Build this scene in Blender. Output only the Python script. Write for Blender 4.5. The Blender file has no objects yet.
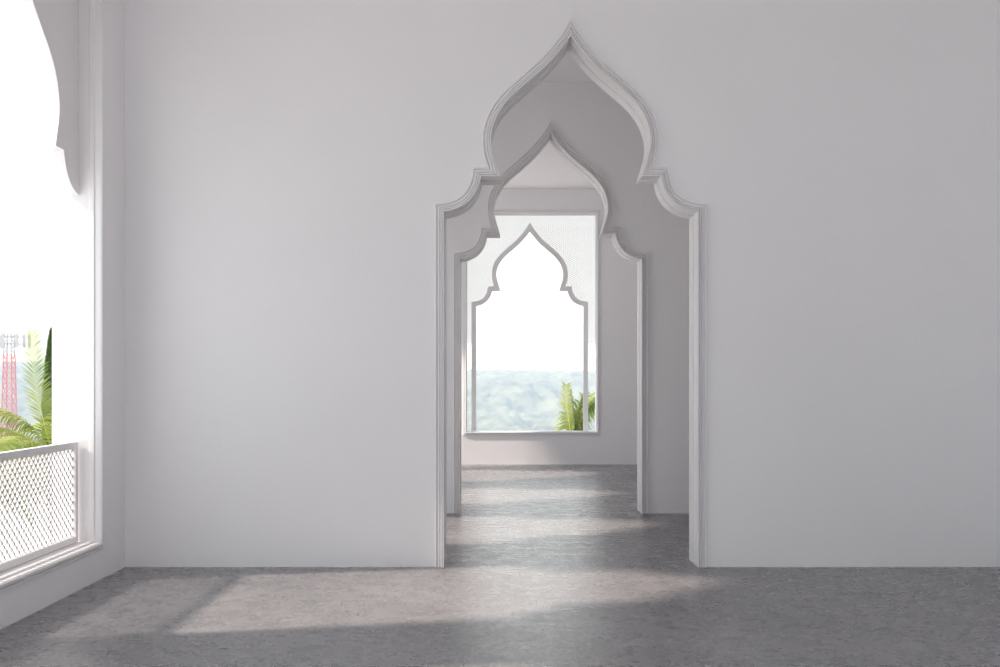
import bpy, bmesh, math, random
from mathutils import Vector, noise
from mathutils.geometry import tessellate_polygon

random.seed(7)
SC = bpy.context.scene
COL = SC.collection
R = math.radians

# ---------------------------------------------------------------- camera
F = 1083.6                      # focal length in pixels of a 1000 px wide frame
EYE = 1.5
cd = bpy.data.cameras.new('camera'); cam = bpy.data.objects.new('camera', cd); COL.objects.link(cam)
cam.location = (0, 0, EYE); cam.rotation_euler = (R(90), 0, 0)
cd.sensor_width = 36; cd.lens = 36 * F / 1000
cd.shift_x = -0.0005
cd.shift_y = (378 - 333.5) / 1000
cd.clip_end = 3000
SC.camera = cam

# ---------------------------------------------------------------- sky, sun, exposure
w = bpy.data.worlds.new('world'); SC.world = w; w.use_nodes = True
bg = w.node_tree.nodes['Background']
bg.inputs['Color'].default_value = (0.90, 0.965, 1.0, 1)
bg.inputs['Strength'].default_value = 1.8
sd = bpy.data.lights.new('sun', 'SUN'); sun = bpy.data.objects.new('sun', sd); COL.objects.link(sun)
sd.energy = 6.8; sd.angle = R(3.0); sd.color = (1.0, 0.86, 0.76)
sun.rotation_euler = Vector((1.0, 0.205, -0.87)).to_track_quat('-Z', 'Y').to_euler()
sun.location = (-30, -5, 30)
vs = SC.view_settings
vs.view_transform = 'Standard'; vs.look = 'None'; vs.exposure = 0.0; vs.gamma = 1.0
vs.use_curve_mapping = False
SC.cycles.max_bounces = 20; SC.cycles.diffuse_bounces = 14; SC.cycles.volume_bounces = 1

# ---------------------------------------------------------------- helpers
def link(o, parent=None):
    COL.objects.link(o)
    if parent: o.parent = parent
    return o

def obj(name, bm, mat, parent=None, smooth=False):
    bmesh.ops.recalc_face_normals(bm, faces=bm.faces)
    me = bpy.data.meshes.new(name); bm.to_mesh(me); bm.free()
    if smooth:
        for p in me.polygons: p.use_smooth = True
    me.materials.append(mat)
    return link(bpy.data.objects.new(name, me), parent)

def rawobj(name, verts, faces, mat, parent=None, smooth=False):
    me = bpy.data.meshes.new(name); me.from_pydata(verts, [], faces); me.update()
    if smooth:
        for p in me.polygons: p.use_smooth = True
    me.materials.append(mat)
    return link(bpy.data.objects.new(name, me), parent)

def tag(o, label=None, cat=None, group=None, kind=None):
    if label: o['label'] = label
    if cat: o['category'] = cat
    if group: o['group'] = group
    if kind: o['kind'] = kind
    return o

def empty(name, loc=(0, 0, 0)):
    o = bpy.data.objects.new(name, None); o.location = loc; o.empty_display_size = 0.1
    return link(o)

def shift(o, root):
    """keep world coordinates of a mesh built in world space when its root sits elsewhere"""
    o.parent = root
    o.location = -root.location
    return o

def box(bm, x0, x1, y0, y1, z0, z1):
    vv = [bm.verts.new(p) for p in ((x0,y0,z0),(x1,y0,z0),(x1,y1,z0),(x0,y1,z0),(x0,y0,z1),(x1,y0,z1),(x1,y1,z1),(x0,y1,z1))]
    for f in ((0,3,2,1),(4,5,6,7),(0,1,5,4),(1,2,6,5),(2,3,7,6),(3,0,4,7)):
        bm.faces.new([vv[i] for i in f])

def beam(bm, a, b, r, n=4, r2=None):
    a = Vector(a); b = Vector(b); d = (b - a).normalized()
    u = d.orthogonal().normalized(); v = d.cross(u)
    r2 = r if r2 is None else r2
    A = [bm.verts.new(a + (u*math.cos(t) + v*math.sin(t))*r) for t in [2*math.pi*k/n for k in range(n)]]
    B = [bm.verts.new(b + (u*math.cos(t) + v*math.sin(t))*r2) for t in [2*math.pi*k/n for k in range(n)]]
    for k in range(n):
        bm.faces.new((A[k], A[(k+1) % n], B[(k+1) % n], B[k]))
    bm.faces.new(A); bm.faces.new(B)

def prism(poly, place, d0, d1):
    """extrude a simple (maybe concave) 2D polygon; place(u, v, d) -> xyz"""
    bm = bmesh.new()
    A = [bm.verts.new(place(u, v, d0)) for u, v in poly]
    B = [bm.verts.new(place(u, v, d1)) for u, v in poly]
    n = len(poly)
    for a, b, c in tessellate_polygon([[Vector((u, v, 0)) for u, v in poly]]):
        bm.faces.new((A[a], A[b], A[c])); bm.faces.new((B[c], B[b], B[a]))
    for i in range(n):
        bm.faces.new((A[i], A[(i+1) % n], B[(i+1) % n], B[i]))
    return bm

# ---------------------------------------------------------------- materials
def mat(name, color, rough=0.6, spec=0.5):
    m = bpy.data.materials.new(name); m.use_nodes = True
    b = m.node_tree.nodes['Principled BSDF']
    b.inputs['Base Color'].default_value = (*color, 1)
    b.inputs['Roughness'].default_value = rough
    b.inputs['Specular IOR Level'].default_value = spec
    return m

def noisy(name, c1, c2, scale, rough=0.6, spec=0.5, bump=0.0, bscale=60, dist=0.002, detail=4):
    m = mat(name, c1, rough, spec); nt = m.node_tree; b = nt.nodes['Principled BSDF']
    tc = nt.nodes.new('ShaderNodeTexCoord')
    n = nt.nodes.new('ShaderNodeTexNoise'); n.inputs['Scale'].default_value = scale; n.inputs['Detail'].default_value = detail
    nt.links.new(tc.outputs['Object'], n.inputs['Vector'])
    r = nt.nodes.new('ShaderNodeValToRGB')
    r.color_ramp.elements[0].position = 0.3; r.color_ramp.elements[0].color = (*c1, 1)
    r.color_ramp.elements[1].position = 0.7; r.color_ramp.elements[1].color = (*c2, 1)
    nt.links.new(n.outputs['Fac'], r.inputs['Fac']); nt.links.new(r.outputs['Color'], b.inputs['Base Color'])
    if bump:
        n2 = nt.nodes.new('ShaderNodeTexNoise'); n2.inputs['Scale'].default_value = bscale; n2.inputs['Detail'].default_value = 5
        nt.links.new(tc.outputs['Object'], n2.inputs['Vector'])
        bp = nt.nodes.new('ShaderNodeBump'); bp.inputs['Strength'].default_value = bump; bp.inputs['Distance'].default_value = dist
        nt.links.new(n2.outputs['Fac'], bp.inputs['Height']); nt.links.new(bp.outputs['Normal'], b.inputs['Normal'])
    return m

WALL = noisy('wall_paint', (0.850, 0.844, 0.856), (0.865, 0.859, 0.871), 1.4, 0.85, 0.2, 0.12, 90, 0.001)
CEIL = mat('ceiling_paint', (0.88, 0.872, 0.878), 0.9, 0.15)
TRIM = noisy('painted_moulding', (0.82, 0.81, 0.818), (0.84, 0.83, 0.838), 3, 0.5, 0.4)
WHITE = mat('white_enamel', (0.80, 0.79, 0.80), 0.45, 0.4)

def concrete():
    m = mat('polished_concrete', (0.3, 0.3, 0.3), 0.4, 0.5); nt = m.node_tree; N = nt.nodes; L = nt.links
    b = N['Principled BSDF']; tc = N.new('ShaderNodeTexCoord')
    def nz(scale, detail, rgh=0.55):
        n = N.new('ShaderNodeTexNoise'); n.inputs['Scale'].default_value = scale; n.inputs['Detail'].default_value = detail
        n.inputs['Roughness'].default_value = rgh; L.new(tc.outputs['Object'], n.inputs['Vector']); return n
    big = nz(0.9, 6, 0.6); mid = nz(6.0, 8, 0.7); fine = nz(48, 8, 0.85)
    def mix(a, bb, f):
        x = N.new('ShaderNodeMix'); x.data_type = 'FLOAT'; x.inputs[0].default_value = f
        L.new(a, x.inputs[2]); L.new(bb, x.inputs[3]); return x.outputs[0]
    h = mix(mix(big.outputs['Fac'], mid.outputs['Fac'], 0.5), fine.outputs['Fac'], 0.66)
    r = N.new('ShaderNodeValToRGB')
    e = r.color_ramp.elements
    e[0].position = 0.40; e[0].color = (0.085, 0.083, 0.090, 1)
    e[1].position = 0.60; e[1].color = (0.32, 0.312, 0.324, 1)
    L.new(h, r.inputs['Fac'])
    # small dark pits
    v = N.new('ShaderNodeTexVoronoi'); v.inputs['Scale'].default_value = 26; v.inputs['Randomness'].default_value = 1
    L.new(tc.outputs['Object'], v.inputs['Vector'])
    pr = N.new('ShaderNodeValToRGB'); pr.color_ramp.elements[0].position = 0.08; pr.color_ramp.elements[0].color = (0.35, 0.35, 0.35, 1)
    pr.color_ramp.elements[1].position = 0.26; pr.color_ramp.elements[1].color = (1, 1, 1, 1)
    L.new(v.outputs['Distance'], pr.inputs['Fac'])
    mm = N.new('ShaderNodeMix'); mm.data_type = 'RGBA'; mm.blend_type = 'MULTIPLY'; mm.inputs[0].default_value = 1.0
    L.new(r.outputs['Color'], mm.inputs[6]); L.new(pr.outputs['Color'], mm.inputs[7])
    L.new(mm.outputs[2], b.inputs['Base Color'])
    rr = N.new('ShaderNodeMapRange'); rr.inputs['From Min'].default_value = 0.3; rr.inputs['From Max'].default_value = 0.7
    rr.inputs['To Min'].default_value = 0.20; rr.inputs['To Max'].default_value = 0.36
    L.new(mid.outputs['Fac'], rr.inputs['Value']); L.new(rr.outputs['Result'], b.inputs['Roughness'])
    bp = N.new('ShaderNodeBump'); bp.inputs['Strength'].default_value = 0.45; bp.inputs['Distance'].default_value = 0.003
    L.new(h, bp.inputs['Height']); L.new(bp.outputs['Normal'], b.inputs['Normal'])
    return m
CONC = concrete()

# ---------------------------------------------------------------- dimensions
XL, XR = -2.98, 4.15
YB = -2.6                       # wall behind the viewpoint
Y1, Y2, Y3 = 8.60, 12.0, 18.79  # near faces of the three cross walls
TH = 0.33
CZ = 4.78
CX = 0.556                       # axis of both doorways and of the far window

# ogee arch, outer edge of its moulding: offsets from the axis / height (metres)
def spline(P, n=7):
    P = [Vector(p) for p in P]; out = []
    for i in range(len(P) - 1):
        p0 = P[i-1] if i else P[0]*2 - P[1]; p1, p2 = P[i], P[i+1]
        p3 = P[i+2] if i + 2 < len(P) else P[-1]*2 - P[-2]
        for k in range(n):
            t = k / n
            out.append(0.5*((2*p1) + (p2-p0)*t + (2*p0-5*p1+4*p2-p3)*t*t + (3*p1-p0-3*p2+p3)*t**3))
    out.append(P[-1]); return [(p[0], p[1]) for p in out]
def px(l): return [(a/126.0, (567-b)/126.0) for a, b in l]
SA = spline(px([(0,19),(6.5,30),(14,41),(29,58.5),(48,75.5),(62,87.5),(74,100.5),(82,113.5),(87,128),(88.5,140),(87.3,153),(83,168)]))
SB = spline(px([(97.8,168),(98.6,177),(102,187),(109,196),(121,202),(135.5,204)]))
def _off(pts, t):
    out = []
    for i, p in enumerate(pts):
        q0 = Vector(pts[max(0, i-1)]); q1 = Vector(pts[min(len(pts)-1, i+1)]); d = (q1-q0).normalized()
        out.append(Vector(p) + Vector((-d[1], d[0]))*(-t))
    return out
def _cut(pts, ok, ax, val):
    """keep the run where ok(p) holds, ending it exactly on coordinate ax = val (extending if it never gets there)"""
    keep = [p for p in pts if ok(p)]
    i = pts.index(keep[0]); j = pts.index(keep[-1])
    def lerp_to(a, b):
        k = (val-a[ax])/(b[ax]-a[ax]); return a + (b-a)*k
    return keep, i, j, lerp_to
def _resample(pts, n):
    L = [0.0]
    for a, b in zip(pts, pts[1:]): L.append(L[-1] + (b-a).length)
    out = []; k = 0
    for i in range(n+1):
        s_ = L[-1]*i/n
        while k < len(pts)-2 and L[k+1] < s_: k += 1
        f = (s_-L[k])/max(1e-9, L[k+1]-L[k]); out.append(pts[k].lerp(pts[k+1], min(1, max(0, f))))
    return out
def arch_off(t, bottom=0.0, s=1.0, z0=0.0):
    """the whole arch outline offset inwards by t, corners mitred and cleaned, fixed point count"""
    t = t/s
    zc = SA[-1][1] - t; xv = 135.5/126 - t
    A = _off(SA, t); B = _off(SB, t)
    k, i, j, f = _cut(A, lambda p: p[0] > 1e-6, 0, 0.0)
    first = f(A[i-1], A[i]) if i > 0 else A[0]
    A = [first] + A[i:] if i > 0 else A
    k, i, j, f = _cut(A, lambda p: p[1] > zc, 1, zc)
    A = A[:j+1] + [f(A[j-1], A[j]) if j == len(A)-1 else f(A[j], A[j+1])]
    k, i, j, f = _cut(B, lambda p: p[1] < zc, 1, zc)
    B = [f(B[i-1], B[i]) if i > 0 else f(B[0], B[1])] + B[i:]
    k, i, j, f = _cut(B, lambda p: p[0] < xv, 0, xv)
    B = B[:j+1] + [f(B[j-1], B[j]) if j == len(B)-1 else f(B[j], B[j+1])]
    h = _resample(A, 70) + _resample(B, 28) + [Vector((xv, (bottom-z0)/s))]
    h = [(p[0]*s, p[1]*s + z0) for p in h]
    return [(-x, z) for x, z in h[::-1]][:-1] + h

def offset(path, t, closed=False):
    """mitred offset of a 2D path to its right-hand side (inside of the arch)"""
    n = len(path); out = []
    for i in range(n):
        p = Vector(path[i])
        def nrm(a, b):
            d = (Vector(b) - Vector(a)).normalized(); return Vector((d[1], -d[0]))
        if closed:
            n1 = nrm(path[i-1], path[i]); n2 = nrm(path[i], path[(i+1) % n])
        else:
            n1 = nrm(path[i-1], path[i]) if i else None
            n2 = nrm(path[i], path[i+1]) if i < n-1 else None
            n1 = n1 or n2; n2 = n2 or n1
        m = n1 + n2; L = m.length_squared
        q = p + m * (2*t/L) if L > 1e-6 else p + n1*t
        out.append((q[0], q[1]))
    return out

def sweep(path, prof, place, closed=False):
    """prof: list of (inset t, height p); place(u, v, p) -> xyz"""
    bm = bmesh.new(); rings = []
    for t, p in prof:
        ring = path(t) if callable(path) else offset(path, t, closed)
        rings.append([bm.verts.new(place(u, v, p)) for u, v in ring])
    n = len(rings[0])
    for a, b in zip(rings, rings[1:]):
        for i in range(n if closed else n-1):
            j = (i+1) % n
            try: bm.faces.new((a[i], a[j], b[j], b[i]))
            except ValueError: pass
    return bm

# moulding section: inset from the outer edge, projection from the wall
MOULD = [(0.0,-0.01),(0.0,0.024),(0.003,0.030),(0.012,0.030),(0.014,0.009),(0.022,0.009),(0.024,0.024),(0.035,0.029),
         (0.037,0.011),(0.044,0.011),(0.046,0.030),(0.054,0.035),(0.056,0.016),(0.060,0.016),(0.062,0.036),(0.071,0.036)]
TI = 0.071

def lining(th):
    """reveal of an opening: section in (inset, -depth)"""
    m = th/2
    return [(TI,0.034),(TI+0.002,0.02),(TI+0.002,-m+0.025),(TI-0.022,-m+0.022),(TI-0.022,-m-0.022),
            (TI+0.002,-m-0.025),(TI+0.002,-th-0.02),(TI,-th-0.034)]

# ---------------------------------------------------------------- setting
def struct(o): o['kind'] = 'structure'; return o
def cross_wall(name, y0, arch=True):
    if arch:
        a = arch_off(0.03, -0.05)
        poly = [(XL-TH-CX, -0.05)] + a + [(XR+TH-CX, -0.05), (XR+TH-CX, CZ+0.1), (XL-TH-CX, CZ+0.1)]
        bm = prism(poly, lambda u, v, d: (CX+u, d, v), y0, y0+TH)
        return struct(obj(name, bm, WALL))
cross_wall('wall_front', Y1)
cross_wall('wall_middle', Y2)

bm = bmesh.new(); box(bm, XL-TH, XR+TH, YB-TH, Y3+TH, -0.30, 0.0); struct(obj('floor', bm, CONC))
bm = bmesh.new(); box(bm, XL-TH, XR+TH, YB-TH, Y3+TH, CZ, CZ+0.30); struct(obj('ceiling', bm, CEIL))
bm = bmesh.new(); box(bm, XR, XR+TH, YB, Y3, 0.0, CZ); struct(obj('wall_right', bm, WALL))

def pierced(name, u0, u1, holes, place, d0, d1):
    """wall with rectangular openings (ua, ub, za, zb) sorted along u"""
    bm = bmesh.new()
    def bx(a, b, z0, z1):
        vv = [bm.verts.new(place(u, z, d)) for d in (d0, d1) for u, z in ((a,z0),(b,z0),(b,z1),(a,z1))]
        for f in ((0,1,2,3),(7,6,5,4),(0,4,5,1),(1,5,6,2),(2,6,7,3),(3,7,4,0)): bm.faces.new([vv[i] for i in f])
    u = u0
    for a, b, za, zb in holes:
        bx(u, a, 0.0, CZ); bx(a, b, 0.0, za); bx(a, b, zb, CZ); u = b
    bx(u, u1, 0.0, CZ)
    return struct(obj(name, bm, WALL))

LZ0, LZ1 = 0.28, 4.40           # openings in the left wall
HW = 0.98
LW = [1.10, 4.08, 7.045, 10.17, 13.20, 16.12]
lh = [(c-HW, c+HW, LZ0, LZ1) for c in LW] + [(17.80, 18.62, LZ0, LZ1)]
pierced('wall_left', YB, Y3, lh, lambda u, z, d: (d, u, z), XL-TH, XL)
FW = (CX-1.15, CX+1.12, 0.564, 4.37)
pierced('wall_far', XL-TH, XR+TH, [FW], lambda u, z, d: (u, d, z), Y3, Y3+TH)

BW = [-1.6, 0.6, 2.8]  # unseen openings, added to let more daylight into the front room
pierced('wall_back', XL-TH, XR+TH, [(c-HW, c+HW, LZ0, LZ1) for c in BW], lambda u, z, d: (u, d, z), YB-TH, YB)

# doorways: moulded casing on both faces and a grooved lining
def doorway(n, y0):
    root = empty('door_%d' % n, (CX, y0, 0)); struct(root)
    P = lambda t: arch_off(t, 0.001)
    for side in (0, 1):
        pl = (lambda u, v, p: (CX+u, y0-p, v)) if side == 0 else (lambda u, v, p: (CX+u, y0+TH+p, v))
        shift(obj('casing', sweep(P, MOULD, pl), TRIM), root)
    shift(obj('lining', sweep(P, lining(TH), lambda u, v, p: (CX+u, y0-p, v)), TRIM), root)
doorway(1, Y1); doorway(2, Y2)

# windows --------------------------------------------------------------
def rect(a, b, z0, z1): return [(a, z0), (a, z1), (b, z1), (b, z0)]
def casing_prof():          # outward going from the opening edge: negative inset
    w = 0.055
    return [(-w,-0.01),(-w,0.016),(-w+0.006,0.020),(-w+0.017,0.020),(-w+0.019,0.006),(-w+0.027,0.006),(-w+0.029,0.024),
            (-0.016,0.032),(-0.004,0.032),(0.0,0.026),(0.0,-0.012),(-0.001,-0.014)]
def rect_lining(th): return [(0.003,0.020),(0.003,-0.02),(0.014,-0.028),(0.014,-0.055),(0.006,-0.062),(0.006,-th-0.01)]

def side_window(n, yc, hw):
    root = empty('window_%d' % n, (XL, yc, LZ0)); struct(root)
    P = rect(yc-hw, yc+hw, LZ0, LZ1); P = [P[0], P[1], P[2], P[3]]
    pl = lambda u, v, p: (XL+p, u, v)
    shift(obj('casing', sweep(P, casing_prof(), pl, True), TRIM), root)
    shift(obj('lining', sweep(P, rect_lining(TH), pl, True), TRIM), root)
    # board with the ogee cut-out, set 14 cm into the reveal
    k = hw / 0.98
    half = arch_off(TI, 2.0)
    pts = [(u*k*0.985, v+0.035) for u, v in half]
    top = [p for p in pts if p[1] > 2.3]
    poly = [(-hw, LZ1)] + [(-hw, top[0][1])] + top + [(hw, top[-1][1]), (hw, LZ1)]
    # clip anything past the jamb
    poly = [(max(-hw, min(hw, u)), v) for u, v in poly]
    clean = [poly[0]]
    for q in poly[1:]:
        if abs(q[0]-clean[-1][0]) + abs(q[1]-clean[-1][1]) > 1e-4: clean.append(q)
    bm = prism(clean, lambda u, v, d: (d, yc+u, v), -3.20, -3.12)
    shift(obj('arch_panel', bm, TRIM), root)
    return root
for i, c in enumerate(LW): side_window(i+1, c, HW)
side_window(7, 18.21, 0.41)

# lattice of crossing diagonal bars inside a region
def lattice(bm, u0, u1, v0, v1, W, H, bw, d0, d1, place, inside=None, step=0.01):
    L = math.hypot(W, H); 
    for sgn in (1, -1):
        dirv = Vector((W/L, sgn*H/L)); nv = Vector((-dirv[1], dirv[0]))*(bw/2)
        k0 = int(math.floor(-(v1-v0+ (u1-u0)*H/W)/H)) - 1; k1 = int(math.ceil((v1-v0+(u1-u0)*H/W)/H)) + 1
        for k in range(k0, k1+1):
            # line v = vb + k*H + sgn*H/W*(u-u0)
            run = None; n = int((u1-u0)/step)
            def f(i):
                u = u0 + (u1-u0)*i/n; v = v0 + k*H + sgn*H/W*(u-u0); return u, v
            i = 0; segs = []
            for i in range(n+1):
                u, v = f(i); ok = v0 <= v <= v1 and (inside is None or inside(u, v))
                if ok and run is None: run = i
                if (not ok or i == n) and run is not None:
                    e = i if ok else i-1
                    if e > run: segs.append((f(run), f(e)))
                    run = None
            for a, b in segs:
                a = Vector(a); b = Vector(b)
                q = [a+nv, a-nv, b-nv, b+nv]
                vv = [bm.verts.new(place(p[0], p[1], d)) for d in (d0, d1) for p in q]
                for fc in ((0,1,2,3),(7,6,5,4),(0,4,5,1),(1,5,6,2),(2,6,7,3),(3,7,4,0)): bm.faces.new([vv[j] for j in fc])

# far window: casing, lining, ogee frame and a fine white screen around it
root = empty('window_8', (CX, Y3, FW[2])); struct(root)
pl = lambda u, v, p: (u, Y3-p, v)
P = rect(FW[0], FW[1], FW[2], FW[3])
shift(obj('casing', sweep(P, casing_prof(), pl, True), TRIM), root)
shift(obj('lining', sweep(P, rect_lining(TH), pl, True), TRIM), root)
S3 = 0.955; YP = 19.10
A3 = lambda t: arch_off(t, FW[2]+0.004, S3, 0.09)
FR = 0.085
bm = sweep(A3, [(0,0),(0,0.05),(FR,0.05),(FR,0),(0,0)], lambda u, v, p: (CX-0.04+u, YP+0.02-p, v))
shift(obj('arch_frame', bm, TRIM), root)
def in_poly(u, v, P):
    c = False; j = len(P)-1
    for i in range(len(P)):
        a, b = P[i], P[j]
        if (a[1] > v) != (b[1] > v) and u < (b[0]-a[0])*(v-a[1])/(b[1]-a[1])+a[0]: c = not c
        j = i
    return c
PA = A3(0.02)
bm = bmesh.new()
lattice(bm, -1.145, 1.115, 2.10, FW[3]-0.005, 0.066, 0.033, 0.0092, YP-0.012, YP+0.008,
        lambda u, v, d: (CX+u, d, v), lambda u, v: not in_poly(u+0.04, v, PA), 0.011)
shift(obj('perforated_screen', bm, WHITE), root)

# railing in the near left window ---------------------------------------
def railing(yc, hw, label):
    root = empty('balcony_railing', (-3.145, yc, LZ0))
    tag(root, label, 'railing', 'window railings')
    x0, x1 = -3.17, -3.12; y0, y1 = yc-hw+0.018, yc+hw-0.018; z0, z1 = LZ0+0.012, 1.03
    bm = bmesh.new(); box(bm, x0, x1, y0, y1, z1-0.05, z1); shift(obj('top_rail', bm, WHITE), root)
    bm = bmesh.new(); box(bm, x0, x1, y0, y1, z0, z0+0.045); shift(obj('bottom_rail', bm, WHITE), root)
    for a in (y0, y1-0.05):
        bm = bmesh.new(); box(bm, x0, x1, a, a+0.05, z0+0.045, z1-0.05); shift(obj('stile', bm, WHITE), root)
    bm = bmesh.new()
    lattice(bm, y0+0.045, y1-0.045, z0+0.04, z1-0.045, 0.07, 0.064, 0.010, -3.153, -3.140, lambda u, v, d: (d, u, v), None, 0.01)
    shift(obj('lattice_panel', bm, WHITE), root)
railing(7.045, HW, 'white perforated metal railing across the foot of the big left window')

# ---------------------------------------------------------------- outdoors
BOUNCE_PAVE = noisy('pale_bounce_gravel', (0.68, 0.67, 0.67), (0.78, 0.77, 0.77), 0.4, 0.9, 0.2)  # ground made pale to bounce sun and sky light into the rooms
bm = bmesh.new(); box(bm, -60, 45, -30, 52, -4.6, -4.2); struct(obj('ground', bm, BOUNCE_PAVE))

def hill_z(x, y):
    t = max(0.0, min(1.0, (y-190)/250.0)); t = t*t*(3-2*t)
    z = -24 + t*(24.8 + 2.6*noise.noise(Vector((x*0.012, 3.1, 0))) + 1.2*noise.noise(Vector((x*0.04, 1.7, 0))))
    if x < -120: z += t*min(1, (-120-x)/60)*4.5
    z += t*(1-t)*14*noise.noise(Vector((x*0.012, y*0.02, 5)))
    z += (1.0-0.6*t)*1.6*noise.noise(Vector((x*0.06, y*0.05, 0)))
    # crowns of trees
    p = Vector((x*0.34, y*0.22, 4.0))
    z += 1.5*math.sqrt(max(0.0, 1 - min(1.0, noise.voronoi(p)[0][0]*1.35)**2))
    p = Vector((x*0.11, y*0.07, 1.0))
    z += 2.6*math.sqrt(max(0.0, 1 - min(1.0, noise.voronoi(p)[0][0]*1.35)**2)) + 0.9*noise.noise(Vector((x*0.5, y*0.4, 2)))
    return z
vs_, fs_ = [], []
nx, ny = 520, 300
xs = [-260 + 400*i/nx for i in range(nx+1)]; ys = [60 + 400*(j/ny) for j in range(ny+1)]
for y in ys:
    for x in xs: vs_.append((x, y, hill_z(x, y)))
for j in range(ny):
    for i in range(nx):
        a = j*(nx+1)+i; fs_.append((a, a+1, a+nx+2, a+nx+1))
HILL = noisy('forest_canopy', (0.01, 0.02, 0.02), (0.20, 0.22, 0.15), 0.16, 0.9, 0.1, detail=8)
o = rawobj('wooded_hills', vs_, fs_, HILL, smooth=True)
tag(o, 'hazy wooded hills stretching away to the horizon beyond the windows', 'hills', kind='structure')

# haze: a real scattering volume over the valley
hm = bpy.data.materials.new('valley_haze'); hm.use_nodes = True; nt = hm.node_tree
for n in list(nt.nodes):
    if n.type != 'OUTPUT_MATERIAL': nt.nodes.remove(n)
vsn = nt.nodes.new('ShaderNodeVolumeScatter'); vsn.inputs['Color'].default_value = (0.60, 0.76, 1.0, 1)
vsn.inputs['Density'].default_value = 0.0027; vsn.inputs['Anisotropy'].default_value = 0.0
nt.links.new(vsn.outputs[0], nt.nodes['Material Output'].inputs['Volume'])
bm = bmesh.new(); box(bm, -270, 150, 58, 470, -40, 60)
o = obj('valley_haze', bm, hm); tag(o, 'pale blue haze hanging over the wooded valley', 'haze', kind='stuff')

# leaves ----------------------------------------------------------------
LEAF = noisy('palm_leaf', (0.10, 0.17, 0.03), (0.36, 0.38, 0.09), 1.2, 0.45, 0.5)
LEAFD = noisy('palm_leaf_dark', (0.035, 0.085, 0.02), (0.10, 0.17, 0.04), 1.2, 0.5, 0.4)
RACH = mat('frond_stem', (0.45, 0.47, 0.10), 0.5)
TRUNK = noisy('palm_trunk', (0.16, 0.12, 0.08), (0.28, 0.22, 0.15), 8, 0.9, 0.2, 0.6, 20, 0.02)
for m_ in (LEAF, LEAFD):
    b_ = m_.node_tree.nodes['Principled BSDF']
    tr = m_.node_tree.nodes.new('ShaderNodeBsdfTranslucent'); mxs = m_.node_tree.nodes.new('ShaderNodeMixShader')
    mxs.inputs[0].default_value = 0.35
    src = b_.inputs['Base Color'].links[0].from_socket
    m_.node_tree.links.new(src, tr.inputs['Color'])
    m_.node_tree.links.new(b_.outputs[0], mxs.inputs[1]); m_.node_tree.links.new(tr.outputs[0], mxs.inputs[2])
    m_.node_tree.links.new(mxs.outputs[0], m_.node_tree.nodes['Material Output'].inputs['Surface'])

def frond(root, base, az, e0, e1, L, leaf=0.55, n=46, mat_=None, droop=0.5, roll=0.0):
    """az: compass heading in the xy plane (degrees, 0 = +x), e0/e1: elevation at base and tip"""
    m = mat_ or LEAF; N = 16
    pts = [Vector(base)]; dirs = []
    for i in range(N):
        t = i/(N-1); e = R(e0 + (e1-e0)*t**1.4); a = R(az)
        d = Vector((math.cos(a)*math.cos(e), math.sin(a)*math.cos(e), math.sin(e))); dirs.append(d)
        pts.append(pts[-1] + d*(L/N))
    dirs.append(dirs[-1])
    bm = bmesh.new(); side0 = Vector((-math.sin(R(az)), math.cos(R(az)), 0))
    for k in range(n):
        t = 0.14 + 0.86*k/(n-1); f = t*N; i = min(int(f), N-1); p = pts[i].lerp(pts[i+1], f-i); d = dirs[i]
        up = side0.cross(d).normalized()
        if up.z < 0: up = -up
        ll = leaf*(0.35+1.0*math.sin(math.pi*min(1, 0.12+0.80*t))**0.8)*random.uniform(0.85, 1.1)
        for s in (-1, 1):
            sv = (side0*s*math.cos(R(roll)) + up*math.sin(R(roll))*s)
            v = (sv*0.85 + d*(0.45+0.5*t) + up*random.uniform(0.05, 0.30)).normalized()
            q0 = p; w = d*0.5*(0.018+0.055*leaf)
            segs = [(0, 0.6), (0.35, 1.0), (0.7, 0.7), (1.0, 0.06)]
            prev = None; pos = Vector(q0); vv = v.copy(); last = 0
            for (tt, wd) in segs:
                pos = pos + vv*ll*(tt-last); last = tt
                vv = (vv + Vector((0, 0, -droop*random.uniform(0.5, 1.1)*0.7))).normalized()
                a = bm.verts.new(pos + w*wd); b = bm.verts.new(pos - w*wd + up*0.0)
                if prev: bm.faces.new((prev[0], a, b, prev[1]))
                prev = (a, b)
    fo = obj('frond', bm, m)
    shift(fo, root)
    bm = bmesh.new()
    for i in range(N): beam(bm, pts[i], pts[i+1], 0.014*(1-i/N)+0.005, 5, 0.014*(1-(i+1)/N)+0.005)
    st = obj('frond_stem', bm, RACH); st.parent = fo
    return fo

def palm(crown, label, fronds, nr=9, L=3.0, seed=1, leaf=0.55, ground=-4.2):
    random.seed(seed)
    root = empty('coconut_palm', (crown[0]+0.25, crown[1], ground)); tag(root, label, 'palm tree', 'palms outside the windows')
    bm = bmesh.new(); P = []
    for i in range(9):
        t = i/8; P.append(Vector((crown[0]+0.25*(1-t)**2, crown[1], ground-0.05+(crown[2]-ground+0.05)*t)))
    for i in range(8): beam(bm, P[i], P[i+1], 0.16-0.008*i, 10, 0.152-0.008*i)
    shift(obj('trunk', bm, TRUNK), root)
    for f in fronds: frond(root, crown, **f)
    for k in range(nr):
        frond(root, crown, az=360*k/nr+random.uniform(-15, 15), e0=random.uniform(5, 35), e1=random.uniform(-75, -50),
              L=L*random.uniform(0.8, 1.05), leaf=leaf, droop=0.6)
    return root

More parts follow.
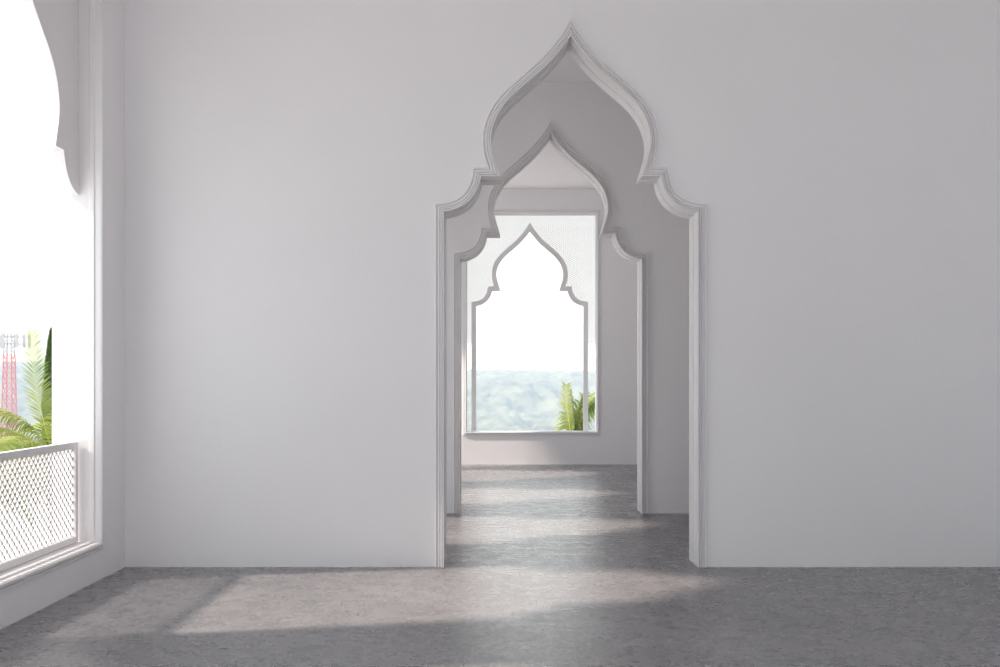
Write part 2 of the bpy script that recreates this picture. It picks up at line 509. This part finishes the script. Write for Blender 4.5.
# left window: palm whose upright frond rises beside the jamb
palm((-11.55, 28.0, -0.55), 'tall palm seen through the left window, upright frond beside the window jamb', [
    dict(az=185, e0=74, e1=90, L=3.3, leaf=0.42, n=46, droop=0.15, roll=65),
    dict(az=185, e0=62, e1=-10, L=2.6, leaf=0.5, n=50, droop=0.8, roll=30),
    dict(az=178, e0=40, e1=-5, L=2.4, leaf=0.6, n=44, droop=0.9),
    dict(az=260, e0=35, e1=-30, L=2.2, leaf=0.6, n=40, droop=0.8),
    dict(az=330, e0=70, e1=30, L=2.5, leaf=0.6, n=40, droop=0.4)], nr=8, L=2.4, seed=3)
palm((-11.9, 23.5, -1.0), 'low yellow-green palm behind the perforated railing, below the upright frond', [
    dict(az=60, e0=62, e1=5, L=2.0, leaf=0.6, n=44, droop=0.8),
    dict(az=10, e0=50, e1=-10, L=2.2, leaf=0.6, n=44, droop=0.8)], nr=11, L=2.3, seed=5)
palm((-15.2, 31.5, -1.3), 'palm at the left edge of the left window, under the pylon', [
    dict(az=0, e0=60, e1=0, L=2.8, leaf=0.6, n=44, droop=0.6)], nr=10, L=2.8, seed=8)
# far window
palm((2.35, 34.0, -0.80), 'palm at the lower right corner of the far window', [
    dict(az=185, e0=76, e1=90, L=2.1, leaf=0.27, n=46, droop=0.15, roll=75),
    dict(az=0, e0=108, e1=-25, L=2.7, leaf=0.60, n=60, droop=0.9, roll=50),
    dict(az=175, e0=70, e1=-40, L=1.0, leaf=0.36, n=46, droop=0.9, roll=40),
    dict(az=-75, e0=88, e1=45, L=2.0, leaf=0.42, n=60, mat_=LEAFD, droop=0.9, roll=60),
    dict(az=120, e0=84, e1=80, L=1.9, leaf=0.42, n=60, mat_=LEAFD, droop=0.9, roll=60),
    dict(az=-50, e0=82, e1=30, L=2.0, leaf=0.42, n=60, mat_=LEAFD, droop=0.9, roll=60),
    dict(az=-60, e0=60, e1=-30, L=1.5, leaf=0.5, n=44, droop=0.9)], nr=5, L=1.2, seed=11)
palm((-1.35, 34.0, -1.2), 'palm with only its frond tips showing at the lower left corner of the far window', [
    dict(az=20, e0=65, e1=10, L=1.6, leaf=0.4, n=36, droop=0.4)], nr=8, L=1.8, seed=14)

# dark columnar tree behind the jamb of the left window
random.seed(21)
tx, ty = -16.75, 40.5
root = empty('columnar_tree', (tx, ty, -4.2)); tag(root, 'tall narrow dark green tree just behind the upright palm frond', 'tree')
bm = bmesh.new(); beam(bm, (tx, ty, -4.25), (tx, ty, 1.8), 0.12, 8, 0.03); shift(obj('trunk', bm, TRUNK), root)
bm = bmesh.new()
for k in range(9000):
    t = random.random()**0.8; z = -3.4+6.7*t; rad = 0.36*math.sin(math.pi*min(1, 0.08+0.92*t))**0.6*random.random()**0.4
    a = random.uniform(0, 6.283); c = Vector((tx+rad*math.cos(a), ty+rad*math.sin(a), z))
    d = Vector((math.cos(a)*0.4, math.sin(a)*0.4, random.uniform(0.4, 1.3))).normalized()*0.13
    s = d.orthogonal().normalized()*0.022; s.rotate(__import__('mathutils').Quaternion(d.normalized(), random.uniform(0, 6.28)))
    vv = [bm.verts.new(c-s), bm.verts.new(c+s), bm.verts.new(c+d)]
    bm.faces.new(vv)
shift(obj('foliage', bm, LEAFD), root)

# red and white lattice mast with antennas
RED = mat('mast_red', (0.55, 0.06, 0.05), 0.5); MW = mat('mast_white', (0.42, 0.38, 0.40), 0.5); GREY = mat('antenna_grey', (0.16, 0.16, 0.18), 0.5)
mx_, my_ = -68.0, 150.0
root = empty('radio_mast', (mx_, my_, -24)); tag(root, 'red and white steel lattice radio mast outside the left window', 'radio mast')
zt = 7.6; nb = 22; zb = -24.0
def hw_(z): return 0.50 + 0.6*(zt-z)/(zt-zb)
for k in range(nb):
    za = zb + (zt-zb)*k/nb; zc = zb + (zt-zb)*(k+1)/nb; bm = bmesh.new()
    A = [(mx_+sx*hw_(za), my_+sy*hw_(za), za) for sx, sy in ((-1,-1),(1,-1),(1,1),(-1,1))]
    B = [(mx_+sx*hw_(zc), my_+sy*hw_(zc), zc) for sx, sy in ((-1,-1),(1,-1),(1,1),(-1,1))]
    for i in range(4):
        j = (i+1) % 4
        beam(bm, A[i], B[i], 0.085); beam(bm, A[i], B[j], 0.045); beam(bm, A[j], B[i], 0.045); beam(bm, B[i], B[j], 0.05)
    shift(obj('mast_section', bm, RED if 12 <= k < 20 or k < 4 else MW), root)
bm = bmesh.new(); z = 6.2
for sx, sy in ((-1,-1),(1,-1),(1,1),(-1,1)):
    beam(bm, (mx_, my_, z), (mx_+sx*1.9, my_+sy*1.9, z), 0.06)
for a, b in (((-1,-1),(1,-1)),((1,-1),(1,1)),((1,1),(-1,1)),((-1,1),(-1,-1))):
    for zz in (z, z+1.0): beam(bm, (mx_+a[0]*1.9, my_+a[1]*1.9, zz), (mx_+b[0]*1.9, my_+b[1]*1.9, zz), 0.05)
shift(obj('platform', bm, GREY), root)
for sx, sy in ((-1,-1),(1,-1),(1,1),(-1,1),(0,-1.05),(1.05,0)):
    bm = bmesh.new(); cx, cy = mx_+sx*1.95, my_+sy*1.95
    box(bm, cx-0.2, cx+0.2, cy-0.08, cy+0.08, z-0.5, z+1.3); beam(bm, (cx, cy+0.1, z-0.7), (cx, cy+0.1, z+1.8), 0.05)
    shift(obj('antenna', bm, MW), root)
